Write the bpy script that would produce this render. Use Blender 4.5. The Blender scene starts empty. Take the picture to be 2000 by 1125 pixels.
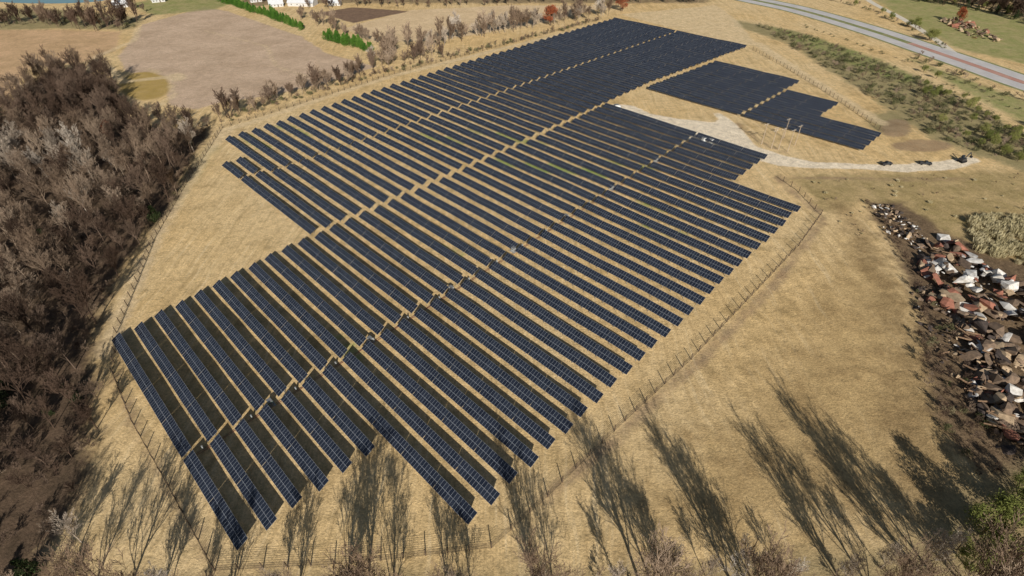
import bpy, math, random
import numpy as np
from mathutils import Vector, Matrix, noise as mnoise
random.seed(7); np.random.seed(7)
H=120.0; FPX=1067.0; PITCH=math.radians(38.6)
CP,SP=math.cos(PITCH),math.sin(PITCH)
EL=math.radians(26.5); AZ=math.radians(170)
# surveyed plan coordinates (metres on the ground plane) from photo measurements
def S(u,v):
    up=562.5-v; rx=u-1000.0
    y=FPX*CP+up*SP; z=-FPX*SP+up*CP
    return (rx/-z*H, y/-z*H)
def SP_(pts): return [S(*p) for p in pts]
A1=math.radians(-44.7); A2=math.radians(45.3)
E1=Vector((math.sin(A1),math.cos(A1),0)); E2=Vector((math.sin(A2),math.cos(A2),0))
def RC(e1,e2,z=0.0):
    p=E1*(e1*H)+E2*(e2*H); return Vector((p.x,p.y,z))
col=bpy.context.scene.collection
def link(o): col.objects.link(o); return o
def mesh_obj(name,V,F,mats=(),mi=None,parent=None,smooth=False,uv=None):
    me=bpy.data.meshes.new(name); me.from_pydata([tuple(v) for v in V],[],F)
    for m in mats: me.materials.append(m)
    if mi is not None: me.polygons.foreach_set('material_index',mi)
    if smooth: me.polygons.foreach_set('use_smooth',[True]*len(me.polygons))
    if uv is not None:
        l=me.uv_layers.new(name='UVMap'); l.data.foreach_set('uv',np.array(uv,dtype=np.float32).ravel())
    me.update(); o=bpy.data.objects.new(name,me); link(o)
    if parent: o.parent=parent
    return o
def empty(name,loc=(0,0,0),rz=0):
    e=bpy.data.objects.new(name,None); e.location=loc; e.rotation_euler=(0,0,rz); link(e); return e
def box(V,F,c,s,rz=0.0,MI=None,m=0):
    b=len(V); cx,cy,cz=c; hx,hy,hz=s[0]/2,s[1]/2,s[2]/2; cr,sr=math.cos(rz),math.sin(rz)
    for dz in(-hz,hz):
        for dx,dy in((-hx,-hy),(hx,-hy),(hx,hy),(-hx,hy)):
            V.append((cx+dx*cr-dy*sr,cy+dx*sr+dy*cr,cz+dz))
    for f in((0,3,2,1),(4,5,6,7),(0,1,5,4),(1,2,6,5),(2,3,7,6),(3,0,4,7)):
        F.append(tuple(b+i for i in f)); 
        if MI is not None: MI.append(m)
def prism(V,F,p0,p1,r0,r1,n):
    d=(p1-p0); L=d.length
    if L<1e-6: return
    d=d/L; a=d.orthogonal().normalized(); b_=d.cross(a); b=len(V)
    for p,r in((p0,r0),(p1,r1)):
        for k in range(n):
            t=2*math.pi*k/n; V.append(tuple(p+a*(r*math.cos(t))+b_*(r*math.sin(t))))
    for k in range(n): F.append((b+k,b+(k+1)%n,b+n+(k+1)%n,b+n+k))
# ---------------------------------------------------------------- materials
class NT:
    def __init__(s,m): s.t=m.node_tree; s.n=s.t.nodes; s.l=s.t.links
    def new(s,k,**kw):
        x=s.n.new(k)
        for a,b in kw.items(): setattr(x,a,b)
        return x
    def put(s,inp,v):
        if isinstance(v,bpy.types.NodeSocket): s.l.new(v,inp)
        elif v is not None: inp.default_value=v
    def math(s,op,a,b=None,c=None,clamp=False):
        x=s.new('ShaderNodeMath',operation=op,use_clamp=clamp); s.put(x.inputs[0],a)
        if b is not None: s.put(x.inputs[1],b)
        if c is not None: s.put(x.inputs[2],c)
        return x.outputs[0]
    def noise(s,vec,scale,det=4,rough=.6):
        x=s.new('ShaderNodeTexNoise'); s.put(x.inputs['Vector'],vec); x.inputs['Scale'].default_value=scale
        x.inputs['Detail'].default_value=det; x.inputs['Roughness'].default_value=rough; return x.outputs['Fac']
    def mix(s,f,a,b,mode='MIX'):
        x=s.new('ShaderNodeMix',data_type='RGBA',blend_type=mode); s.put(x.inputs[0],f); s.put(x.inputs[6],a); s.put(x.inputs[7],b); return x.outputs[2]
    def rng(s,v,a,b,c=0.,d=1.,smooth=False):
        x=s.new('ShaderNodeMapRange',interpolation_type='SMOOTHSTEP' if smooth else 'LINEAR'); s.put(x.inputs[0],v)
        for i,q in enumerate((a,b,c,d)): x.inputs[i+1].default_value=q
        return x.outputs[0]
def c4(c): return (c[0],c[1],c[2],1.0)
def newmat(name):
    m=bpy.data.materials.new(name); m.use_nodes=True; nt=NT(m); return m,nt,m.node_tree.nodes['Principled BSDF']
def simple(name,c1,c2=None,scale=1.0,rough=.85,rand=False,metal=0,spec=.2):
    m,nt,b=newmat(name); c2=c2 or tuple(x*.7 for x in c1)
    tc=nt.new('ShaderNodeTexCoord')
    f=nt.noise(tc.outputs['Object'],scale,3); f=nt.rng(f,.35,.65)
    nt.put(b.inputs['Base Color'],nt.mix(f,c4(c1),c4(c2))); b.inputs['Roughness'].default_value=rough
    b.inputs['Specular IOR Level'].default_value=spec; b.inputs['Metallic'].default_value=metal
    return m
M_steel=simple('galvanised_steel',(.30,.30,.29),(.22,.22,.22),rough=.5,metal=.3)
M_wood=simple('weathered_wood',(.13,.09,.06),(.07,.05,.035))
M_white=simple('white_paint',(.75,.75,.72),(.6,.6,.58),rough=.5)
M_lgrey=simple('grey_cabinet_paint',(.42,.43,.42),(.34,.35,.34),rough=.5)
M_dark=simple('dark_paint',(.03,.03,.035),(.05,.05,.05),rough=.4)
M_glass=simple('window_glass',(.03,.04,.05),(.02,.03,.04),rough=.1,spec=.5)
M_tyre=simple('tyre_rubber',(.02,.02,.02))
M_roof=simple('grey_shingle',(.16,.15,.15),(.11,.1,.1),2)
M_green_cab=simple('cabinet_green',(.12,.2,.15),rough=.5)
M_cable=simple('conduit_red',(.30,.11,.08))
M_conc=simple('concrete',(.45,.43,.39),(.33,.31,.28),.3)
def bark(name,a,b,c,sp=.05):
    m,nt,bs=newmat(name); oi=nt.new('ShaderNodeObjectInfo')
    r=nt.new('ShaderNodeValToRGB'); nt.put(r.inputs[0],oi.outputs['Random'])
    r.color_ramp.elements[0].color=c4(a); r.color_ramp.elements[1].color=c4(c); e=r.color_ramp.elements.new(.55); e.color=c4(b)
    nt.put(bs.inputs['Base Color'],r.outputs[0]); bs.inputs['Roughness'].default_value=.95; bs.inputs['Specular IOR Level'].default_value=sp
    return m
M_bark=bark('bare_twigs',(.16,.11,.075),(.23,.165,.115),(.33,.25,.18))
M_barkd=bark('bare_twigs_dark',(.065,.042,.030),(.115,.076,.054),(.17,.12,.088))
M_barkw=bark('pale_twigs',(.32,.26,.20),(.40,.33,.26),(.50,.44,.37))
M_rust=bark('rust_leaves',(.25,.07,.03),(.3,.09,.04),(.28,.1,.05))
M_leafg=bark('green_foliage',(.15,.17,.045),(.21,.22,.065),(.30,.29,.10))
M_con=bark('conifer_foliage',(.05,.13,.02),(.08,.17,.025),(.12,.21,.04))
M_ced=bark('cedar_foliage',(.03,.045,.02),(.04,.055,.02),(.05,.06,.03))
M_scrub=bark('scrub_foliage',(.09,.10,.04),(.15,.14,.07),(.26,.22,.13))
M_reed=bark('dry_reeds',(.42,.36,.20),(.50,.43,.25),(.55,.48,.3))
def panelmat():
    m,nt,b=newmat('solar_module'); uv=nt.new('ShaderNodeUVMap'); sx=nt.new('ShaderNodeSeparateXYZ'); nt.put(sx.inputs[0],uv.outputs[0])
    u,v=sx.outputs[0],sx.outputs[1]
    fu=nt.math('FRACT',u); fv=nt.math('FRACT',v)
    du=nt.math('ABSOLUTE',nt.math('SUBTRACT',fu,.5)); dv=nt.math('ABSOLUTE',nt.math('SUBTRACT',fv,.5))
    line=nt.math('MAXIMUM',nt.math('GREATER_THAN',du,.474),nt.math('GREATER_THAN',dv,.482))
    cu=nt.math('ABSOLUTE',nt.math('SUBTRACT',nt.math('FRACT',nt.math('MULTIPLY',u,6.)),.5)); cv=nt.math('ABSOLUTE',nt.math('SUBTRACT',nt.math('FRACT',nt.math('MULTIPLY',v,10.)),.5))
    cell=nt.math('MAXIMUM',nt.math('GREATER_THAN',cu,.47),nt.math('GREATER_THAN',cv,.47))
    wn=nt.new('ShaderNodeTexWhiteNoise',noise_dimensions='2D'); cb=nt.new('ShaderNodeCombineXYZ')
    nt.put(cb.inputs[0],nt.math('FLOOR',u)); nt.put(cb.inputs[1],nt.math('FLOOR',v)); nt.put(wn.inputs['Vector'],cb.outputs[0])
    base=nt.mix(wn.outputs['Value'],c4((.011,.015,.026)),c4((.022,.028,.043)))
    base=nt.mix(nt.math('MULTIPLY',cell,.3),base,c4((.07,.08,.10)))
    nt.put(b.inputs['Base Color'],nt.mix(line,base,c4((.30,.32,.35))))
    b.inputs['Roughness'].default_value=.26; b.inputs['Specular IOR Level'].default_value=.3
    return m
M_panel=panelmat()
# ---------------------------------------------------------------- ground
def sd_poly(P,poly):
    poly=np.array(poly); n=len(poly); d=np.full(len(P),1e18); s=np.ones(len(P))
    for i in range(n):
        a=poly[i]; b=poly[(i-1)%n]; e=b-a; w=P-a
        t=np.clip((w@e)/(e@e+1e-9),0,1); q=w-t[:,None]*e; d=np.minimum(d,(q**2).sum(1))
        c1=P[:,1]>=a[1]; c2=P[:,1]<b[1]; c3=e[0]*w[:,1]>e[1]*w[:,0]
        flip=(c1&c2&c3)|(~c1&~c2&~c3); s=np.where(flip,-s,s)
    return -s*np.sqrt(d)
def sd_line(P,pts,w):
    pts=np.array(pts)
    ws=w if hasattr(w,'__len__') else [w]*len(pts); out=np.full(len(P),-1e9)
    for i in range(len(pts)-1):
        a,b=pts[i],pts[i+1]; e=b-a; q=P-a; t=np.clip((q@e)/(e@e+1e-9),0,1)
        dd=np.sqrt(((q-t[:,None]*e)**2).sum(1)); out=np.maximum(out,(ws[i]*(1-t)+ws[i+1]*t)/2-dd)
    return out
def inside(p,poly):
    x,y=p; r=False; n=len(poly); j=n-1
    for i in range(n):
        xi,yi=poly[i]; xj,yj=poly[j]
        if (yi>y)!=(yj>y) and x<(xj-xi)*(y-yi)/(yj-yi+1e-12)+xi: r=not r
        j=i
    return r
def ell(cu,cv,ru,rv,n=18): return [S(cu+ru*math.cos(t),cv+rv*math.sin(t)) for t in [2*math.pi*k/n for k in range(n)]]
forest_px=[(-500,150),(-300,150),(0,225),(60,160),(100,135),(150,130),(225,160),(242,225),(300,245),(415,250),(400,275),(380,310),(345,390),(285,460),(235,540),(200,610),(185,690),(190,770),(190,850),(170,930),(135,1010),(100,1070),(130,1250),(-300,1250),(-900,900)]
FOREST=SP_(forest_px)
GRAVEL=[SP_([(1193,203),(1235,206),(1270,222),(1330,233),(1385,238),(1432,238),(1455,260),(1475,285),(1530,304),(1600,318),(1600,329),(1520,324),(1450,304),(1400,289),(1358,278),(1325,262),(1290,250),(1230,230),(1190,217)])]
GRAVEL_L=[(SP_([(1520,312),(1600,323),(1680,325),(1760,329),(1850,323),(1900,312)]),[8,7,6,8,9,6]),
          (SP_([(1360,262),(1420,238),(1400,222)]),[8,7,4])]
BX0,BX1,BY0,BY1=-620,620,20,780; st=3.0
nx=int((BX1-BX0)/st)+1; ny=int((BY1-BY0)/st)+1
gx,gy=np.meshgrid(np.linspace(BX0,BX1,nx),np.linspace(BY0,BY1,ny)); P=np.stack([gx.ravel(),gy.ravel()],1)
def mx(*a):
    r=a[0]
    for q in a[1:]: r=np.maximum(r,q)
    return r
classes=[]
def cls(name,sd,c1,c2,amp,w,op=1.0,scale=.15): classes.append((name,np.clip(sd,-40,40),c1,c2,amp,w,op,scale))
cls('m_rough',mx(sd_poly(P,SP_([(1540,345),(1620,340),(1750,338),(2100,330),(2300,600),(2100,700),(1900,520),(1800,430),(1690,395),(1610,410)]))),(.48,.35,.17),(.28,.22,.09),10,4,.8,.08)
cls('m_brownlow',mx(sd_poly(P,SP_([(1440,760),(1560,640),(1660,480),(1720,520),(1790,640),(1830,860),(1900,980),(1700,1060),(1250,1060),(1300,870)]))),(.56,.39,.18),(.36,.24,.11),28,16,.8,.07)
cls('m_bank',sd_line(P,SP_([(1640,400),(1690,470),(1740,580),(1780,700),(1800,860),(1820,960)]),[6,8,10,12,14,16]),(.34,.23,.11),(.24,.16,.075),9,6,.65,.15)
cls('m_pink',sd_poly(P,SP_([(278,48),(400,14),(445,22),(590,72),(640,105),(735,130),(640,160),(540,185),(430,200),(380,215),(330,205),(320,150),(245,140),(232,110)])),(.64,.47,.335),(.50,.36,.25),3,1.5,.93,.04)
cls('m_left',sd_poly(P,SP_([(-400,60),(110,58),(235,62),(225,100),(160,122),(60,130),(0,210),(-400,200)])),(.66,.43,.25),(.50,.33,.18),4,2,.9,.035)
cls('m_top',sd_poly(P,SP_([(670,55),(800,20),(1000,10),(1190,12),(1060,45),(900,72),(830,80),(735,82)])),(.78,.58,.35),(.66,.48,.28),3,2,1,.05)
cls('m_dkfield',sd_poly(P,SP_([(620,25),(690,14),(800,22),(690,45)])),(.26,.17,.11),(.20,.13,.09),3,1.5)
cls('m_far',sd_poly(P,SP_([(470,15),(560,6),(1380,6),(1380,-60),(470,-60)])),(.32,.23,.13),(.24,.18,.1),10,5,.9)
cls('m_ochre',sd_poly(P,ell(283,168,50,28)),(.42,.29,.09),(.52,.36,.14),2,2)
cls('m_scrub',mx(sd_poly(P,SP_([(1430,38),(1560,62),(1700,112),(1860,180),(2000,262),(2200,330),(2000,335),(1900,300),(1800,262),(1740,215),(1640,150),(1540,85),(1440,52)])),sd_poly(P,ell(1740,238,45,22)),sd_poly(P,SP_([(-100,15),(120,18),(280,36),(255,58),(120,56),(-100,60)]))),(.24,.21,.10),(.38,.31,.16),9,4,.9)
cls('m_grn',mx(sd_poly(P,SP_([(1500,50),(1600,75),(1704,110),(1810,160),(1770,165),(1640,118),(1560,85)])),sd_poly(P,SP_([(1620,-60),(1760,-20),(1860,5),(2300,100),(2300,190),(1870,95),(1800,60)])),sd_poly(P,SP_([(1780,115),(1900,160),(2000,195),(2200,260),(2200,300),(2000,240),(1860,165)])),sd_poly(P,SP_([(250,8),(400,-20),(470,0),(420,18),(300,30)])),sd_line(P,SP_([(412,290),(370,340),(330,400)]),5)),(.22,.26,.08),(.38,.33,.15),8,5,.85,.08)
cls('m_green',mx(sd_line(P,SP_([(830,262),(890,280)]),6),sd_line(P,SP_([(925,256),(985,268),(1060,285)]),5),sd_line(P,SP_([(975,315),(1060,330),(1150,334)]),7),sd_line(P,SP_([(1080,320),(1180,345)]),5),sd_line(P,SP_([(1180,315),(1270,328)]),4),sd_line(P,SP_([(1260,440),(1330,460)]),3),sd_line(P,SP_([(550,245),(600,265)]),4),sd_line(P,SP_([(480,268),(520,290)]),4),sd_line(P,SP_([(1250,395),(1330,415)]),3),sd_line(P,SP_([(860,480),(900,500)]),2),sd_line(P,SP_([(660,660),(700,700)]),1)),(.14,.30,.04),(.26,.34,.09),6,3,.8)
cls('m_dirt',mx(sd_poly(P,ell(1800,285,60,12)),sd_line(P,SP_([(1520,350),(1560,385),(1600,415)]),3),sd_line(P,SP_([(1440,240),(1480,275),(1540,300)]),2.5),sd_poly(P,ell(1750,250,30,18)),sd_line(P,SP_([(1520,345),(1700,350),(1900,350)]),2),sd_line(P,SP_([(1060,980),(1210,850),(1360,710),(1510,560),(1610,425)]),2.6),sd_line(P,SP_([(425,1125),(335,960),(268,840),(228,735),(236,640),(308,460),(366,355)]),2)),(.28,.18,.11),(.38,.27,.17),3,1.6,.75)
cls('m_pale',mx(sd_line(P,SP_([(200,690),(225,640),(300,470),(395,310),(440,255),(560,215),(760,150),(960,100),(1190,45)]),6),sd_line(P,SP_([(270,55),(260,80),(190,110),(175,140)]),5),sd_poly(P,ell(345,150,18,8)),sd_line(P,SP_([(250,190),(300,215),(340,185),(330,150),(290,135)]),3),sd_line(P,SP_([(200,120),(240,160),(330,150)]),6),sd_line(P,SP_([(400,60),(520,90),(540,130),(600,150)]),1.6),sd_line(P,SP_([(1480,85),(1560,140),(1720,240)]),8),sd_poly(P,SP_([(1210,28),(1400,10),(1440,40),(1480,90),(1440,85),(1330,60)]))),(.80,.62,.38),(.66,.50,.29),4,2,.7)
cls('m_wood',sd_poly(P,FOREST),(.15,.10,.065),(.10,.07,.045),7,4)
cls('m_pile',sd_poly(P,SP_([(1690,395),(1760,395),(1850,455),(1950,500),(2200,560),(2300,900),(1950,960),(1880,900),(1820,800),(1790,600),(1740,480)])),(.12,.08,.05),(.22,.15,.09),6,3,.95,.4)
cls('m_brush',sd_poly(P,SP_([(1880,940),(2100,880),(2300,1250),(100,1250),(160,1130),(900,1118),(1300,1112),(1600,1085),(1800,1050)])),(.30,.23,.12),(.38,.30,.16),5,4,.8)
g=mx(*[sd_poly(P,q) for q in GRAVEL],*[sd_line(P,a,b) for a,b in GRAVEL_L])
cls('m_gravel',g,(.92,.78,.58),(.78,.65,.47),1.8,.8,1,.3)
def groundmat():
    m,nt,b=newmat('dry_grass_ground'); ge=nt.new('ShaderNodeNewGeometry'); pos=ge.outputs['Position']
    warp=nt.new('ShaderNodeTexNoise'); nt.put(warp.inputs['Vector'],pos); warp.inputs['Scale'].default_value=.02; warp.inputs['Detail'].default_value=2
    vm=nt.new('ShaderNodeVectorMath',operation='MULTIPLY_ADD'); nt.put(vm.inputs[0],warp.outputs['Color']); vm.inputs[1].default_value=(14,14,0); nt.put(vm.inputs[2],pos)
    wp=vm.outputs[0]
    def mapped(rot,sc):
        x=nt.new('ShaderNodeMapping'); nt.put(x.inputs[0],wp); x.inputs['Rotation'].default_value=(0,0,rot); x.inputs['Scale'].default_value=sc; return x.outputs[0]
    big=nt.noise(pos,.012,4); mid=nt.noise(pos,.07,7,.72); mid2=nt.noise(pos,.3,5,.75); fine=nt.noise(pos,1.6,4,.8)
    st1=nt.noise(mapped(math.radians(-45.3),(.55,.02,1)),1.0,5,.8)
    st2=nt.noise(mapped(math.radians(44.7),(.5,.022,1)),1.0,5,.8)
    sx=nt.new('ShaderNodeSeparateXYZ'); nt.put(sx.inputs[0],pos)
    sel=nt.rng(sx.outputs[0],25,45)      # east field is mown across the rows
    streak=nt.mix(sel,st1,st2)
    base=nt.mix(nt.rng(mid,.38,.62),c4((.80,.56,.27)),c4((.63,.435,.20)))
    base=nt.mix(nt.rng(big,.4,.65),base,c4((.76,.56,.30)))
    base=nt.mix(nt.math('MULTIPLY',nt.rng(mid,.54,.68),.55),base,c4((.42,.29,.13)))
    base=nt.mix(nt.math('MULTIPLY',nt.rng(mid2,.5,.68),.45),base,c4((.42,.30,.14)))
    base=nt.mix(nt.math('MULTIPLY',nt.rng(streak,.5,.66),.55),base,c4((.42,.29,.135)))
    base=nt.mix(nt.math('MULTIPLY',nt.rng(streak,.46,.34),.45),base,c4((.90,.71,.43)))
    edge=nt.math('SUBTRACT',nt.noise(pos,.11,6,.7),.5); edgef=nt.math('SUBTRACT',nt.noise(pos,.8,3,.7),.5)
    for name,sd,c1,c2,amp,w,op,sc in classes:
        at=nt.new('ShaderNodeAttribute',attribute_name=name)
        v=nt.math('ADD',at.outputs['Fac'],nt.math('MULTIPLY',edge,amp*2.2)); v=nt.math('ADD',v,nt.math('MULTIPLY',edgef,amp*.7))
        f=nt.math('MULTIPLY',nt.rng(v,-w,w,smooth=True),op)
        cc=nt.mix(nt.rng(nt.noise(pos,sc,6,.75),.38,.62),c4(c1),c4(c2))
        base=nt.mix(f,base,cc)
    sp=nt.math('MULTIPLY',nt.rng(fine,.3,.7,.62,1.32),nt.rng(mid2,.3,.7,1.15,.84))
    cb=nt.new('ShaderNodeCombineColor'); 
    for i in range(3): nt.put(cb.inputs[i],sp)
    base=nt.mix(1.0,base,cb.outputs[0],'MULTIPLY')
    nt.put(b.inputs['Base Color'],base); b.inputs['Roughness'].default_value=.95; b.inputs['Specular IOR Level'].default_value=.05
    bu=nt.new('ShaderNodeBump'); bu.inputs['Strength'].default_value=.6; bu.inputs['Distance'].default_value=.6
    hh=nt.math('ADD',nt.math('MULTIPLY',fine,.5),nt.math('ADD',nt.math('MULTIPLY',streak,.5),nt.math('MULTIPLY',mid,2.2))); nt.put(bu.inputs['Height'],hh); nt.put(b.inputs['Normal'],bu.outputs[0])
    return m
M_ground=groundmat()
V=[(x,y,0) for x,y in P]; b0=len(V)
F=[(j*nx+i,j*nx+i+1,(j+1)*nx+i+1,(j+1)*nx+i) for j in range(ny-1) for i in range(nx-1)]
R=9000
V+=[(-R,-R,0),(R,-R,0),(R,R,0),(-R,R,0)]
c=[0,nx-1,ny*nx-1,(ny-1)*nx]
F+=[(b0,b0+1,c[1],c[0]),(b0+1,b0+2,c[2],c[1]),(b0+2,b0+3,c[3],c[2]),(b0+3,b0,c[0],c[3])]
gr=mesh_obj('ground',V,F,[M_ground])
for name,sd,*_ in classes:
    a=gr.data.attributes.new(name,'FLOAT','POINT'); a.data.foreach_set('value',np.concatenate([sd,np.full(4,-40.)]).astype(np.float32))
# ---------------------------------------------------------------- solar rows
TILT=math.radians(28); W=3.3; LOW=1.35
def row(ea,eb,e2):
    """one table row between along-row coords ea<eb"""
    L=(eb-ea)*H
    if L<4: return
    n=max(2,int(L/12)); V=[];F=[];UV=[];MI=[]
    hw=W*math.cos(TILT)/2; hz=W*math.sin(TILT)
    N=(-E2*math.sin(TILT)+Vector((0,0,math.cos(TILT)))); u0=random.randint(0,500)
    zs=[random.uniform(-.16,.16) for _ in range(n+1)]
    def q(vs,uvs,mi):
        b=len(V); V.extend(vs); F.append((b,b+1,b+2,b+3)); UV.extend(uvs); MI.append(mi)
    for k in range(n):
        a=ea+(eb-ea)*k/n; b_=ea+(eb-ea)*(k+1)/n; g=.12/H if k<n-1 else 0
        pa=RC(a,e2); pb=RC(b_-g,e2); za,zb=zs[k],zs[k+1]
        l0=pa-E2*hw+Vector((0,0,LOW+za)); l1=pb-E2*hw+Vector((0,0,LOW+zb)); h1=pb+E2*hw+Vector((0,0,LOW+hz+zb)); h0=pa+E2*hw+Vector((0,0,LOW+hz+za))
        nm=max(1,round(L/n/1.02)); U0=u0+k*20; t=-N*.05
        q([l1,l0,h0,h1],[(U0+nm,0),(U0,0),(U0,2),(U0+nm,2)],0)
        z4=[(0,0)]*4
        q([l0+t,l1+t,h1+t,h0+t],z4,1); q([l0,l1,l1+t,l0+t],z4,1); q([h1,h0,h0+t,h1+t],z4,1); q([h0,l0,l0+t,h0+t],z4,1); q([l1,h1,h1+t,l1+t],z4,1)
        for m_ in (.12,.5,.88):
            p=pa.lerp(pb,m_)
            for off,top in((-hw*.55,LOW+hz*.22),(hw*.55,LOW+hz*.77)):
                c=p+E2*off; Vt=[];Ft=[]; box(Vt,Ft,(c.x,c.y,top/2-.1),(.14,.14,top-.1),0)
                o=len(V); V.extend([Vector(v) for v in Vt])
                for f in Ft: F.append(tuple(o+i for i in f)); UV.extend(z4); MI.append(1)
    mesh_obj('solar_panel_row',V,F,[M_panel,M_steel],MI,uv=UV)
def e2i(i): return float(np.interp(i,[0,6,13,20,26,32,60],[-.007,.323,.723,1.142,1.507,1.895,3.70]))
G_=.011
for i in range(0,61):
    e=e2i(i); B=.957+.054*e; A=float(np.interp(e,[.6,1.57,2.67,3.7],[1.54,1.565,1.62,1.58])); A3=2.06+.015*e; Lf=float(np.interp(e,[.7,2,3.7],[2.51,2.60,2.65]))
    segs=[]
    if i<=5: r=.69
    elif i<=32: r=float(np.interp(e,[.323,1.895],[.431,.483]))
    elif i<=37: r=.75
    else: r=None
    jj=random.uniform(-.004,.004)
    if r is not None:
        segs.append((r+jj,B-.0045)); lend=float(np.interp(e,[0,.5],[1.458,1.53])) if i<=10 else A-G_
        segs.append((B+.0045,lend+jj))
    if i in(11,12): segs+= [(A+G_,A3+.02),(A3+.04,2.27)]
    elif i>=13: segs+=[(A+G_,A3-.0055),(A3+.0055,Lf+random.uniform(-.006,.006))]
    if i>=38 and 2.60<e<3.28:
        rr=.5 if e<2.85 else (.78 if e<3.08 else 1.04)
        if rr<1.0: segs.append((rr,1.05-.008))
        segs.append((max(rr,1.058),A-.03))
    for a,b in segs: row(a,b,e)
for i in range(0,38,2):
    e=e2i(i)+.03; B=.957+.054*e; p=RC(B,e)
    V=[];F=[];MI=[]
    box(V,F,(0,0,.9),(.12,.12,1.8),0,MI,1); box(V,F,(0,-.2,1.35),(.6,.25,.7),0,MI,0)
    o=mesh_obj('string_inverter',V,F,[M_lgrey,M_steel],MI); o.location=p; o.rotation_euler=(0,0,-A2)
for i in (3.4,8.4,13.4,17.9,22.4,27,32):
    e=e2i(i); p=RC(.957+.054*e+.008,e); V=[];F=[];MI=[]
    box(V,F,(0,0,.15),(2.4,1.9,.3),0,MI,2); box(V,F,(0,0,1.05),(1.5,1.1,1.5),0,MI,0); box(V,F,(0,0,1.85),(1.7,1.25,.1),0,MI,1); box(V,F,(.9,0,.9),(.3,.9,1.0),0,MI,1)
    o=mesh_obj('transformer_cabinet',V,F,[M_lgrey if i>5 else M_green_cab,M_steel,M_conc],MI); o.location=p; o.rotation_euler=(0,0,-A2)
V=[];F=[]
for off in(-.25,.25):
    prev=None
    for k in range(0,75):
        e=-.02+k*.03; q=RC(.957+.054*e,e,.2)+E1*(off+random.uniform(-.15,.15))
        if prev is not None: prism(V,F,prev,q,.05,.05,4)
        prev=q
mesh_obj('cable_conduit',V,F,[M_cable])
# ---------------------------------------------------------------- fences
def fence(pts,sp=4.5,h=2.6):
    V=[];F=[];MI=[]
    pts=[Vector((x,y,0)) for x,y in pts]
    for a,b in zip(pts[:-1],pts[1:]):
        L=(b-a).length; n=max(1,int(L/sp)); rz=math.atan2(b.y-a.y,b.x-a.x)
        for k in range(n):
            p=a.lerp(b,k/n); hh=h+random.uniform(-.05,.2)
            o=len(F); prism(V,F,p+Vector((0,0,-.1)),p+Vector((random.uniform(-.06,.06),random.uniform(-.06,.06),hh)),.15,.12,5); MI+= [0]*(len(F)-o)
        m=(a+b)/2
        for z in [.1,.35,.6,.85,1.1,1.35,1.6,1.85,2.1,2.35]:
            box(V,F,(m.x,m.y,z),(L,.022,.022),rz,MI,1)
    return mesh_obj('perimeter_fence',V,F,[M_wood,M_wood],MI)
fence(SP_([(420,1115),(330,950),(262,830),(222,730),(228,650),(300,470),(360,365),(435,250),(560,212),(760,148),(960,95),(1175,38)]))
fence(SP_([(1070,970),(1200,842),(1350,702),(1480,565),(1560,480),(1603,420),(1560,375),(1515,345)]))
fence(SP_([(1470,98),(1530,130),(1620,185),(1700,240),(1725,262)]))
fence(SP_([(420,1115),(700,1100),(960,1070),(1070,970)]))
# ---------------------------------------------------------------- trees
def rv(): 
    v=Vector((random.gauss(0,1),random.gauss(0,1),random.gauss(0,1))); return v.normalized()
def bare_tree(name,seed,h,mat,spread=.55,counts=(13,6,6,5),tw=.035,up=.18,base=.28):
    random.seed(seed); V=[];F=[]
    def br(p,d,L,r,lv):
        n=(6,4,3,3,3)[lv]; segs=(5,3,2,1,1)[lv]; pts=[p]; dd=d.copy()
        for k in range(segs):
            dd=(dd+rv()*(.10,.18,.22,.2,.2)[lv]+Vector((0,0,.08))).normalized(); pts.append(pts[-1]+dd*(L/segs))
        re=r*(.25 if lv<3 else .4)
        for k in range(segs):
            prism(V,F,pts[k],pts[k+1],r+(re-r)*k/segs,r+(re-r)*(k+1)/segs,n)
        if lv>=len(counts): return
        cn=counts[lv]
        for k in range(cn):
            t=(base+(1-base)*(k+random.random())/cn) if lv==0 else (.2+.8*(k+random.random())/cn)
            x=min(t*segs,segs-1e-3); q=pts[int(x)].lerp(pts[int(x)+1],x-int(x))
            side=rv(); side=(side-dd*side.dot(dd)).normalized()
            ang=random.uniform(.4,.9) if lv else random.uniform(.5,1.05)*spread/.55
            nd=(dd*math.cos(ang)+side*math.sin(ang)+Vector((0,0,up))).normalized()
            l=L*((.62-.3*t) if lv==0 else (.58-.22*t))*random.uniform(.75,1.3)
            br(q,nd,l,max(tw*.5,r*(1-.7*t)*.5) if lv<2 else tw*random.uniform(.5,.9),lv+1)
    br(Vector((0,0,-.2)),Vector((0,0,1)),h*.92,h*.017,0)
    me=bpy.data.meshes.new(name); me.from_pydata(V,[],F); me.materials.append(mat); return me
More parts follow.
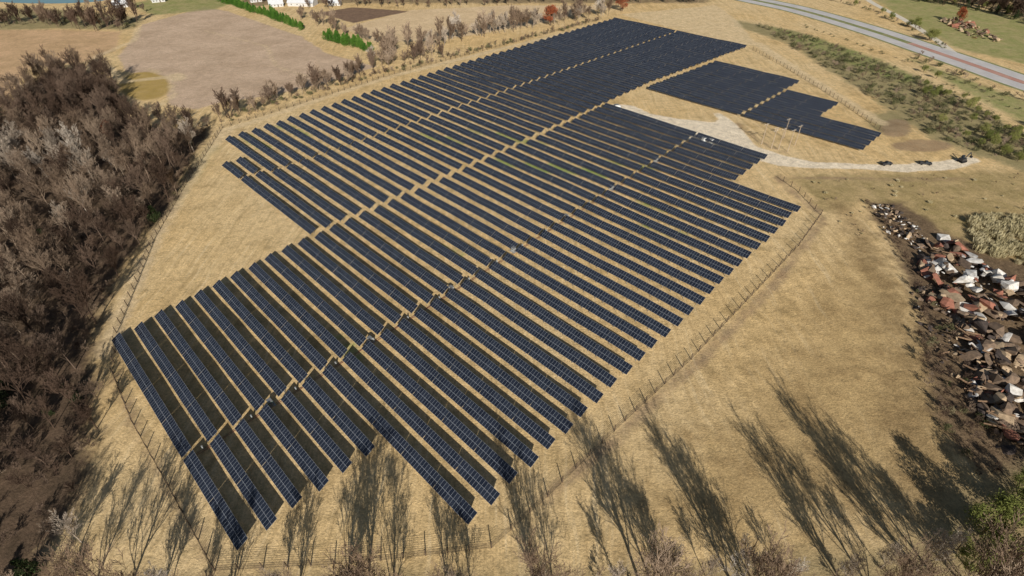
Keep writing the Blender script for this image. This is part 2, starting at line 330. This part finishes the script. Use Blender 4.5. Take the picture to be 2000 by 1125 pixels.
def clump(name,seed,h,rx,n,size,mat,shape='round',trunk=True):
    random.seed(seed); V=[];F=[];MI=[]
    if trunk:
        prism(V,F,Vector((0,0,-.2)),Vector((0,0,h*.9)),h*.03,h*.008,6); MI+=[1]*len(F)
    cl=[]
    for k in range(16):
        if shape=='cone':
            z=random.random()**1.3; a=random.random()*6.28; rr=rx*(1-z)*.75; cl.append((Vector((rr*math.cos(a),rr*math.sin(a),h*(.1+.85*z))),rx*(.55*(1-z)+.15)))
        else:
            d=rv(); cl.append((Vector((d.x*rx*.65,d.y*rx*.65,h*.58+d.z*h*.28)),rx*random.uniform(.22,.48)))
    for k in range(n):
        c,r=random.choice(cl); p=c+rv()*r*random.uniform(.5,1.1)
        if p.z<.1: p.z=.1
        a=rv()*size*random.uniform(.5,1.2); b=rv()*size*random.uniform(.4,1.); o=len(V)
        V+= [tuple(p-a),tuple(p+b),tuple(p+a)]; F.append((o,o+1,o+2)); MI.append(0)
    me=bpy.data.meshes.new(name); me.from_pydata(V,[],F); me.materials.append(mat); me.materials.append(M_wood); me.polygons.foreach_set('material_index',MI); return me
def reeds(name,seed):
    random.seed(seed); V=[];F=[]
    for _ in range(160):
        a=random.random()*6.28; r=random.random()**.5*1.8; p=Vector((r*math.cos(a),r*math.sin(a),0)); q=p+Vector((random.gauss(0,.3),random.gauss(0,.3),random.uniform(1.2,2.4))); w=rv()*.09; o=len(V)
        V+=[tuple(p-w*.4),tuple(p+w*.4),tuple(q+w),tuple(q-w)]; F.append((o,o+1,o+2,o+3))
    me=bpy.data.meshes.new(name); me.from_pydata(V,[],F); me.materials.append(M_reed); return me
def recol(ms,mat):
    r=[m.copy() for m in ms]
    for m in r: m.materials.clear(); m.materials.append(mat)
    return r
BT=[bare_tree('bare_tree_mesh',11+i,12.5,M_bark,counts=(13,6,5,5),tw=.055,spread=s,up=.3) for i,s in enumerate((.42,.5,.6,.45,.65))]
BTd=recol(BT,M_barkd); BTw=recol(BT,M_barkw)
FT=[bare_tree('far_tree_mesh',31+i,12.5,M_bark,counts=(13,7,7),tw=.15,spread=s,up=.3,base=.15) for i,s in enumerate((.45,.55,.65))]
FTd=recol(FT,M_barkd); FTw=recol(FT,M_barkw)
BIG=[bare_tree('tall_tree_mesh',51+i,14,M_bark,counts=(16,6,5,2),tw=.055,spread=s,up=.35,base=.14) for i,s in enumerate((.36,.42,.5,.34))]
BB=[bare_tree('bush_mesh',71+i,3.0,M_bark,counts=(14,6,5),tw=.045,spread=.9) for i in range(2)]
BBd=recol(BB,M_barkd); BBw=recol(BB,M_barkw)
SC=[clump('scrub_mesh',81+i,2.2,1.7,420,.22,M_scrub,trunk=False) for i in range(3)]
CO=[clump('conifer_mesh',91+i,7,2.2,1600,.35,M_con,'cone') for i in range(2)]
CE=[clump('cedar_mesh',191+i,8,2.4,1600,.35,M_ced,'cone') for i in range(2)]
GT=[clump('green_tree_mesh',95+i,9,4.4,4500,.26,M_leafg) for i in range(3)]
RT=clump('rust_tree_mesh',99,9,4.5,2200,.4,M_rust)
RE=[reeds('reed_mesh',200+i) for i in range(2)]
random.seed(5)
def put(name,me,x,y,s=1.0,parent=None,sz=None):
    o=bpy.data.objects.new(name,me); o.location=(x,y,0); o.rotation_euler=(random.gauss(0,.04),random.gauss(0,.04),random.random()*6.28); o.scale=(s,s,sz or s*random.uniform(.85,1.2)); link(o)
    if parent: o.parent=parent
    return o
def scatter(gname,cname,meshes,poly,sp,smin,smax,prob=1.0,cond=None):
    e=empty(gname); xs=[p[0] for p in poly]; ys=[p[1] for p in poly]; n=0
    y=min(ys)
    while y<max(ys):
        x=min(xs)
        while x<max(xs):
            px,py=x+random.uniform(-.5,.5)*sp,y+random.uniform(-.5,.5)*sp
            if random.random()<prob and inside((px,py),poly) and (cond is None or cond(px,py)):
                ms=meshes(px,py) if callable(meshes) else meshes
                put(cname,random.choice(ms),px,py,random.uniform(smin,smax),e); n+=1
            x+=sp
        y+=sp
    return n
def along(gname,cname,meshes,pts,sp,wid,smin,smax):
    e=empty(gname)
    for a,b in zip(pts[:-1],pts[1:]):
        a=Vector(a);b=Vector(b); n=max(1,int((b-a).length/sp))
        for k in range(n):
            p=a.lerp(b,(k+random.random())/n); put(cname,random.choice(meshes),p.x+random.uniform(-wid,wid),p.y+random.uniform(-wid,wid),random.uniform(smin,smax),e)
FN=FOREST
def fpick(x,y):
    if random.random()<(.06 if y<130 else .012): return CE
    n=mnoise.noise(Vector((x*.018,y*.018,0)))*.8+random.gauss(0,.2)-.12
    if x>-235 and y>150: n+= .16
    if y<110: n-=.2
    if n>.5: return BTw
    if n>.02: return BT
    return BTd
n1=scatter('woodland','bare_tree',fpick,FN,6.8,.45,1.2,.92,lambda x,y:y>20 and x>-420 and mnoise.noise(Vector((x*.05,y*.05,3)))>-.36)
n2=scatter('woodland_undergrowth','bush',BB+BBd*3,FN,5.5,.7,1.3,.75,lambda x,y:y>20 and x>-330)
along('tree_line','bare_tree',FT*2+FTd,SP_([(420,238),(500,214),(560,192),(640,174),(700,152),(735,132),(800,122),(870,110)]),3.6,4,.5,1.0)
along('tree_line','bare_tree',FT*2+FTd+FTw,SP_([(735,118),(760,103),(830,95),(920,74),(1010,56),(1090,46),(1180,30)]),3.6,8,.6,1.2)
along('tree_line','bush',BB+SC+BBd,SP_([(430,238),(560,198),(700,157),(870,114),(1170,40)]),2.4,4,.7,1.3)
along('tree_line','bare_tree',FT,SP_([(580,32),(640,55),(760,95)]),7,5,.5,.9)
along('tree_line','bare_tree',FT+FTd*2,SP_([(470,2),(560,4),(700,1),(900,2),(1150,4),(1380,4)]),5,9,.6,1.1)
along('tree_line','bare_tree',FT+FTd,SP_([(600,16),(700,10),(850,14),(1000,8)]),9,6,.5,.9)
along('tree_line','bare_tree',FT+FTd*3,SP_([(-120,55),(0,52),(60,46),(130,50),(220,58),(268,44)]),3.5,9,.7,1.2)
along('tree_line','bare_tree',FT+FTd*2,SP_([(150,22),(200,18),(300,22)]),8,6,.5,.9)
along('tree_line','scrub_bush',SC+BB,SP_([(0,40),(140,45),(260,48)]),3,12,.9,1.8)
along('conifer_windbreak','conifer_tree',CO,SP_([(432,3),(480,18),(540,38),(592,58)]),2.4,2.5,.8,1.3)
along('conifer_windbreak','conifer_tree',CO,SP_([(640,78),(680,88),(725,100)]),2.0,2.5,.9,1.35)
for u,v,s in [(1075,50,1.9),(1215,22,1.6),(1870,45,1.2),(213,268,.9)]:
    x,y=S(u,v); put('red_leaf_tree',RT,x,y,s)
SCP=SP_([(1470,48),(1560,66),(1700,116),(1860,185),(2000,262),(2150,320),(2000,325),(1900,296),(1810,262),(1740,215),(1640,150),(1540,88)])
scatter('scrubland','scrub_bush',SC*2+BB,SCP,4.0,.4,1.6,.66)
scatter('scrubland_shrubs','shrub',SC+GT[:2]+BB,SP_([(1800,140),(1900,180),(2000,235),(2150,300),(2000,320),(1880,280),(1800,225)]),6,.35,.8,.6)
scatter('far_woodland','bare_tree',FTd*2+GT[:1]+CE*2,SP_([(1740,-30),(1790,3),(1900,20),(2000,45),(2200,100),(2300,0)]),7,.7,1.1,.95)
along('roadside_trees','bush',BB+SC+GT[:1],SP_([(1600,-5),(1700,18),(1790,62),(1850,95)]),4,4,.6,1.2)
along('roadside_trees','scrub_bush',SC+BB,SP_([(1790,112),(1880,155),(2000,200)]),3.5,6,.8,1.6)
along('roadside_trees','scrub_bush',SC,SP_([(1560,48),(1680,90),(1790,128),(1900,172),(2000,222)]),7,2,.5,1.0)
# foreground tree belt
T=math.tan(EL)
for (u,v) in [(150,935),(185,970),(262,950),(345,895),(378,960),(440,1010),(490,985),(610,965),(690,915),(725,880),(765,940),(860,975),(905,1010),(1000,905),(1040,960),(1150,850),(1190,905),(1240,985),(1300,860),(1350,915),(1400,990),(1490,888),(1545,915),(1595,842),(1640,880),(1690,900),(1745,960)]:
    x,y=S(u,v); by=46+random.uniform(-4,2); L=(y-by)/math.cos(math.radians(10)); h=L*T
    put('tall_bare_tree',random.choice(BIG),x+L*math.sin(math.radians(10)),by,h/13.6,None,h/13.6)
for (u,v,s) in [(1300,1135,.85),(1450,1140,.85),(1530,1130,.5),(1790,1115,.85),(1830,1085,.6),(700,1160,.75),(1640,1140,.65),(1720,1110,.6),(1380,1130,.55),(1210,1150,.6),(560,1160,.6),(900,1165,.6),(1050,1160,.55),(330,1160,.7),(160,1060,.7)]:
    x,y=S(u,v); put('pale_bare_tree',random.choice(BTw),x,y,s)
for (u,v,s) in [(1915,1045,1.25),(1975,1010,1.3),(1945,1100,1.3),(2050,1060,1.5),(1868,1075,.6),(2080,960,1.3),(1985,950,.6),(1890,1110,.8),(2000,1130,1.2)]:
    x,y=S(u,v); put('green_tree',random.choice(GT),x,y,s)
scatter('brush_belt','bush',BB*2+BBw,SP_([(1800,1090),(1860,1110),(1880,1250),(150,1250),(180,1140),(900,1132),(1300,1120),(1600,1100)]),3.4,.3,.9,.42,lambda x,y:y>30)
scatter('bank_brush','bush',BBd+SC[:1]+BB[:1],SP_([(1780,560),(1805,560),(1850,640),(1885,720),(1930,860),(1990,930),(1900,960),(1860,880),(1810,780),(1785,660)]),2.8,.4,1.1,.6)
along('bank_brush','bush',BBd,SP_([(1690,395),(1730,440),(1780,540)]),2,2,.3,.8)
scatter('reed_bed','dry_reeds',RE,SP_([(1880,430),(1960,420),(2100,430),(2100,560),(2000,520),(1910,490)]),2.4,.5,1.2,.75)
scatter('grass_tufts','dry_reeds',RE+BB[:1],SP_([(1620,400),(1690,400),(1700,430),(1690,480),(1650,450)]),3.5,.2,.5,.3)
scatter('grass_tufts','dry_reeds',RE+BB+BBd[:1],SP_([(1560,350),(2000,340),(2000,430),(1850,430),(1700,385),(1610,400)]),5,.2,.5,.3)
# ---------------------------------------------------------------- rubble pile
import bmesh
def rubble(name,poly,n,mats,weights,smin,smax,hmax,seed,pw=1.2):
    random.seed(seed); V=[];F=[];MI=[]
    xs=[p[0] for p in poly]; ys=[p[1] for p in poly]; k=0
    Pn=np.array([[0.,0.]])
    while k<n:
        x,y=random.uniform(min(xs),max(xs)),random.uniform(min(ys),max(ys))
        Pn[0]=(x,y); d=sd_poly(Pn,poly)[0]
        if d<-.5 : continue
        if d<0 and random.random()<.7: continue
        s=smin+(smax-smin)*random.random()**(pw*1.6)
        bm=bmesh.new(); fl=random.choice((.2,.3,.55,.75)); ex=random.uniform(1,1.6)
        for _ in range(14):
            v=rv(); bm.verts.new((v.x*s*ex,v.y*s*.8,v.z*s*fl))
        r=bmesh.ops.convex_hull(bm,input=bm.verts); 
        bmesh.ops.delete(bm,geom=[e for e in r['geom_interior'] if isinstance(e,bmesh.types.BMVert)],context='VERTS')
        rot=Matrix.Rotation(random.random()*6.28,3,'Z')@Matrix.Rotation(random.uniform(-.6,.6),3,'X')@Matrix.Rotation(random.uniform(-.6,.6),3,'Y')
        z=min(hmax,max(d,0)*.5)*random.uniform(.3,1.0)+s*fl*.4
        bm.verts.index_update(); o=len(V)
        for v in bm.verts: V.append(tuple(rot@v.co+Vector((x,y,z))))
        m=random.choices(range(len(mats)),weights)[0]
        for f in bm.faces: F.append(tuple(o+v.index for v in f.verts)); MI.append(m)
        bm.free(); k+=1
    return mesh_obj(name,V,F,mats,MI)
R1=simple('broken_concrete',(.80,.76,.70),(.50,.46,.40),.7); R2=simple('red_brick_rubble',(.36,.15,.10),(.25,.11,.07),1); R3=simple('brown_stone',(.24,.165,.11),(.14,.10,.07),1); R4=simple('tan_stone',(.52,.38,.24),(.33,.24,.15),1); R5=simple('dark_debris',(.05,.04,.035),(.08,.06,.05),1)
PA=SP_([(1800,475),(1860,468),(1900,500),(1940,535),(2000,560),(2120,620),(2150,760),(2010,690),(1950,650),(1890,625),(1810,590),(1790,530)])
PB=SP_([(1865,610),(1900,620),(1960,650),(2020,720),(2080,830),(1990,900),(1930,860),(1895,780),(1875,680)])
rubble('rubble_pile',PA,300,[R1,R2,R3,R4,R5],(34,18,22,16,10),.5,3.4,3.6,3)
rubble('rubble_pile',PB,300,[R1,R2,R3,R4,R5],(10,7,42,27,14),.4,2.7,3.0,4)
rubble('rubble_pile',SP_([(1700,400),(1740,400),(1800,450),(1815,500),(1790,490),(1725,450)]),150,[R1,R3,R5,R4],(34,18,28,20),.3,1.3,.8,5)
rubble('rubble_pile',SP_([(1780,560),(1850,560),(1880,640),(1900,760),(1860,740),(1800,640)]),110,[R1,R3,R5,R4],(12,30,36,16),.3,1.1,.8,8)
rubble('rubble_pile',SP_([(1835,40),(1870,38),(1930,62),(1960,85),(1900,75)]),90,[R4,R2,R3],(40,25,35),1.0,3.0,2.5,6)
random.seed(15); V=[];F=[]
for _ in range(80):
    u,v=random.choice([(1890,690),(1915,760),(1890,650),(1950,800),(1850,540),(1930,700)]); x,y=S(u+random.gauss(0,20),v+random.gauss(0,26)); a=random.random()*3.14; L=random.uniform(2,5.5); z=random.uniform(.8,3)
    d=Vector((math.cos(a),math.sin(a),random.uniform(-.3,.3)))*L/2; c=Vector((x,y,z)); prism(V,F,c-d,c+d,.3,.22,7)
mesh_obj('log_pile',V,F,[simple('log_wood',(.3,.19,.11),(.17,.11,.07),2)])
# ---------------------------------------------------------------- roads
def ribbon(name,pts,w,z,mat,off=0.0):
    pts=[Vector((p[0],p[1],0)) for p in pts]; P2=[]
    for i in range(len(pts)-1):
        p0=pts[max(i-1,0)];p1=pts[i];p2=pts[i+1];p3=pts[min(i+2,len(pts)-1)]
        for k in range(8):
            t=k/8; P2.append(.5*((2*p1)+(p2-p0)*t+(2*p0-5*p1+4*p2-p3)*t*t+(3*p1-p0-3*p2+p3)*t**3))
    P2.append(pts[-1]); V=[];F=[]
    for i,p in enumerate(P2):
        d=(P2[min(i+1,len(P2)-1)]-P2[max(i-1,0)]).normalized(); n=Vector((-d.y,d.x,0))
        V+= [p+n*(off+w/2)+Vector((0,0,z)),p+n*(off-w/2)+Vector((0,0,z))]
        if i: F.append((2*i-2,2*i-1,2*i+1,2*i))
    return mesh_obj(name,V,F,[mat])
M_road=simple('highway_concrete',(.60,.56,.53),(.50,.47,.45),.08); M_mark=simple('road_paint',(.85,.85,.82)); M_red=simple('reddish_median',(.45,.22,.17),(.52,.31,.24),.1)
M_gr=simple('gravel_lane',(.74,.66,.53),(.62,.55,.43),.3)
M_verge=simple('median_grass',(.32,.29,.14),(.20,.23,.09),.15)
HW=SP_([(1330,-40),(1440,-8),(1560,18),(1700,58),(1820,98),(1920,132),(2000,160),(2200,225)])
ribbon('highway_median_grass',HW,35,.02,M_verge,-1.5)
ribbon('highway',HW,11.5,.05,M_road,7.5); ribbon('highway',HW,11.5,.05,M_road,-10.5)
for o in (2.5,12.5,-5.5,-15.5): ribbon('lane_marking',HW,.3,.07,M_mark,o)
V=[];F=[]
for off in(7.5,-10.5):
    for a,b in zip(HW[:-1],HW[1:]):
        a=Vector((*a,0));b=Vector((*b,0)); d=(b-a).normalized(); n=Vector((-d.y,d.x,0)); L=(b-a).length; k=0
        while k<L-3: 
            c=a+d*(k+1.5)+n*off; box(V,F,(c.x,c.y,.07),(3,.2,.01),math.atan2(d.y,d.x)); k+=12
mesh_obj('dashed_lane_marking',V,F,[M_mark])
ribbon('highway_median',SP_([(1780,84),(1850,108),(1920,132),(2000,160),(2200,225)]),6,.06,M_red,-1.5)
ribbon('side_road',SP_([(1640,-40),(1700,3),(1760,35),(1820,72),(1868,108)]),6,.04,M_gr)
# ---------------------------------------------------------------- utility poles
M_pw=simple('pole_wood',(.48,.38,.27),(.36,.28,.2))
def pole(u,v,h,arm,rz):
    x,y=S(u,v); e=empty('utility_pole',(x,y,0),rz); V=[];F=[]; prism(V,F,Vector((0,0,-.2)),Vector((0,0,h)),.22,.15,8); F.append(tuple(range(len(V)-8,len(V))))
    mesh_obj('post',V,F,[M_pw],parent=e); V=[];F=[]
    if arm:
        for z in arm: box(V,F,(0,.24,z),(3.2,.16,.2))
        mesh_obj('crossarm',V,F,[M_pw],parent=e); V=[];F=[]
        for z in arm:
            for xx in(-1.4,-.7,.7,1.4): prism(V,F,Vector((xx,.24,z+.1)),Vector((xx,.24,z+.4)),.08,.05,6)
        mesh_obj('insulators',V,F,[M_white],parent=e)
    return Vector((x,y,h))
tops=[pole(1487,282,11.5,[10.7],.5),pole(1506,290,11.5,[10.7,9.4],.5),pole(1520,292,11.5,[10.7],.5),pole(1538,296,12,[11.1],.5),pole(1552,284,11,[10.3],.5),pole(1530,270,11,[10.3],.5)]
V=[];F=[]
for a,b in zip(tops[:-1],tops[1:]): prism(V,F,a-Vector((0,0,.8)),b-Vector((0,0,.8)),.04,.04,4)
mesh_obj('power_line',V,F,[M_dark])
# ---------------------------------------------------------------- small site objects
def pickup(u,v,rz,paint,name='pickup_truck'):
    x,y=S(u,v); e=empty(name,(x,y,0),rz); V=[];F=[];MI=[]
    box(V,F,(0,0,.75),(5.4,1.95,.6),0,MI,0); box(V,F,(1.9,0,1.12),(1.5,1.85,.16),0,MI,0)
    mesh_obj('body',V,F,[paint],parent=e); V=[];F=[]
    pr=[(-.5,1.05),(-.3,1.75),(.9,1.75),(1.45,1.05)]
    for s in(-.9,.9):
        for a,b in pr: V.append((a,s*(.88 if b>1.5 else 1),b))
    F=[(0,1,2,3),(7,6,5,4),(0,4,5,1),(1,5,6,2),(2,6,7,3),(3,7,4,0)]
    mesh_obj('cab',V,F,[M_glass],parent=e); V=[];F=[]
    box(V,F,(.3,0,1.78),(1.15,1.6,.06)); mesh_obj('cab_roof',V,F,[paint],parent=e); V=[];F=[]
    box(V,F,(-1.6,.92,1.2),(2.1,.08,.3)); box(V,F,(-1.6,-.92,1.2),(2.1,.08,.3)); box(V,F,(-2.66,0,1.2),(.08,1.76,.3)); mesh_obj('bed_sides',V,F,[paint],parent=e); V=[];F=[]
    for wx in(-1.7,1.75):
        for wy in(-.95,.95):
            prism(V,F,Vector((wx,wy-.13,.4)),Vector((wx,wy+.13,.4)),.4,.4,14); n=len(V); F.append(tuple(range(n-28,n-14))); F.append(tuple(range(n-14,n)))
    mesh_obj('wheels',V,F,[M_tyre],parent=e)
pickup(1730,322,.2,M_dark); pickup(1806,321,-.2,M_dark)
for (u,v,s,rz) in [(1376,276,.8,.4),(1392,279,.9,.4),(1205,212,.9,.2)]:
    x,y=S(u,v); V=[];F=[];MI=[]
    box(V,F,(0,0,.15),(5,3.6,.3),0,MI,2); box(V,F,(-.6,0,1.5),(2.8,2.2,2.4),0,MI,0); box(V,F,(-.6,0,2.75),(3.0,2.4,.1),0,MI,1); box(V,F,(1.5,0,1.15),(1.2,1.8,1.7),0,MI,0)
    for k in range(5): box(V,F,(2.25,-.8+k*.4,1.1),(.3,.1,1.4),0,MI,1)
    o=mesh_obj('substation_transformer',V,F,[M_white,M_steel,M_conc],MI); o.location=(x,y,0); o.scale=(s,s,s); o.rotation_euler=(0,0,rz)
def excavator(u,v,rz):
    x,y=S(u,v); e=empty('excavator',(x,y,0),rz); V=[];F=[]
    for s in(-1.1,1.1): box(V,F,(0,s,.45),(3.6,.6,.9))
    mesh_obj('tracks',V,F,[M_tyre],parent=e); V=[];F=[]; box(V,F,(-.4,0,1.5),(3.0,2.4,1.1)); mesh_obj('house',V,F,[M_dark],parent=e); V=[];F=[]
    box(V,F,(.5,.7,2.5),(1.3,1.0,1.1)); mesh_obj('cab',V,F,[M_glass],parent=e); V=[];F=[]
    prism(V,F,Vector((1,-.2,1.7)),Vector((3.4,-.2,4.4)),.28,.24,5); prism(V,F,Vector((3.4,-.2,4.4)),Vector((5.4,-.2,2.2)),.22,.16,5); box(V,F,(5.4,-.2,1.8),(.8,1.1,.9)); mesh_obj('boom',V,F,[M_dark],parent=e)
excavator(1878,316,.4)
def house(u,v,w,d,h,rz,wall,roof,name='farm_house'):
    x,y=S(u,v); e=empty(name,(x,y,0),rz); V=[];F=[]
    box(V,F,(0,0,h/2),(w,d,h)); o=len(V); rh=d*.35
    V+=[(-w/2,-d/2,h),(-w/2,d/2,h),(-w/2,0,h+rh-.05),(w/2,-d/2,h),(w/2,d/2,h),(w/2,0,h+rh-.05)]; F+=[(o,o+2,o+1),(o+3,o+4,o+5)]
    mesh_obj('walls',V,F,[wall],parent=e); k=.5
    V=[(-w/2-k,-d/2-k,h-.3),(w/2+k,-d/2-k,h-.3),(w/2+k,0,h+rh),(-w/2-k,0,h+rh),(-w/2-k,d/2+k,h-.3),(w/2+k,d/2+k,h-.3)]
    mesh_obj('roof',V,[(0,1,2,3),(3,2,5,4)],[roof],parent=e); V=[];F=[]
    for fx in(-.35,-.12,.35): box(V,F,(w*fx,-d/2-.01,h*.52),(.9,.06,.9))
    mesh_obj('windows',V,F,[M_glass],parent=e); V=[];F=[]; box(V,F,(w*.12,-d/2-.01,1.05),(1.0,.08,2.1)); mesh_obj('door',V,F,[M_wood],parent=e)
M_lroof=simple('metal_roof',(.7,.7,.7),(.6,.6,.6),rough=.4); M_sid=simple('grey_siding',(.6,.59,.56),(.5,.49,.47))
house(238,13,13,9,2.8,.3,M_sid,M_lroof); house(540,12,13,9,2.8,.4,M_sid,M_lroof); house(592,10,26,13,3.4,-.1,M_sid,M_lroof,'barn'); house(500,3,11,8,2.8,.5,M_sid,M_roof); house(310,3,12,9,2.8,.5,M_sid,M_lroof); house(655,10,12,7,2.8,.1,M_sid,M_lroof,'shed')
M_wat=simple('pond_water',(.14,.28,.30),(.16,.30,.32),.05,rough=.15,spec=.5)
V=[(x,y,.06) for x,y in ell(90,-2,120,9,28)]; mesh_obj('pond',V,[tuple(range(28))],[M_wat])
# ---------------------------------------------------------------- light, sky, camera
w=bpy.data.worlds.new('World'); bpy.context.scene.world=w; w.use_nodes=True; nt=w.node_tree; bg=nt.nodes['Background']
sk=nt.nodes.new('ShaderNodeTexSky'); sk.sky_type='NISHITA'; sk.sun_disc=False; sk.sun_elevation=EL; sk.sun_rotation=AZ; nt.links.new(sk.outputs[0],bg.inputs[0]); bg.inputs[1].default_value=.05
sd_=Vector((math.sin(AZ)*math.cos(EL),math.cos(AZ)*math.cos(EL),math.sin(EL)))
l=bpy.data.lights.new('sun','SUN'); l.energy=5.0; l.angle=math.radians(.5); l.color=(1,.96,.89); lo=bpy.data.objects.new('sun',l); lo.rotation_euler=sd_.to_track_quat('Z','Y').to_euler(); link(lo)
cam=bpy.data.cameras.new('camera'); cam.sensor_width=36; cam.lens=FPX/2000*36; cam.clip_end=20000; cam.clip_start=1
co=bpy.data.objects.new('camera',cam); co.location=(0,0,H); co.rotation_euler=(math.pi/2-PITCH,0,0); link(co)
sc=bpy.context.scene; sc.camera=co; sc.view_settings.view_transform='Standard'; sc.view_settings.look='None'; sc.view_settings.exposure=0
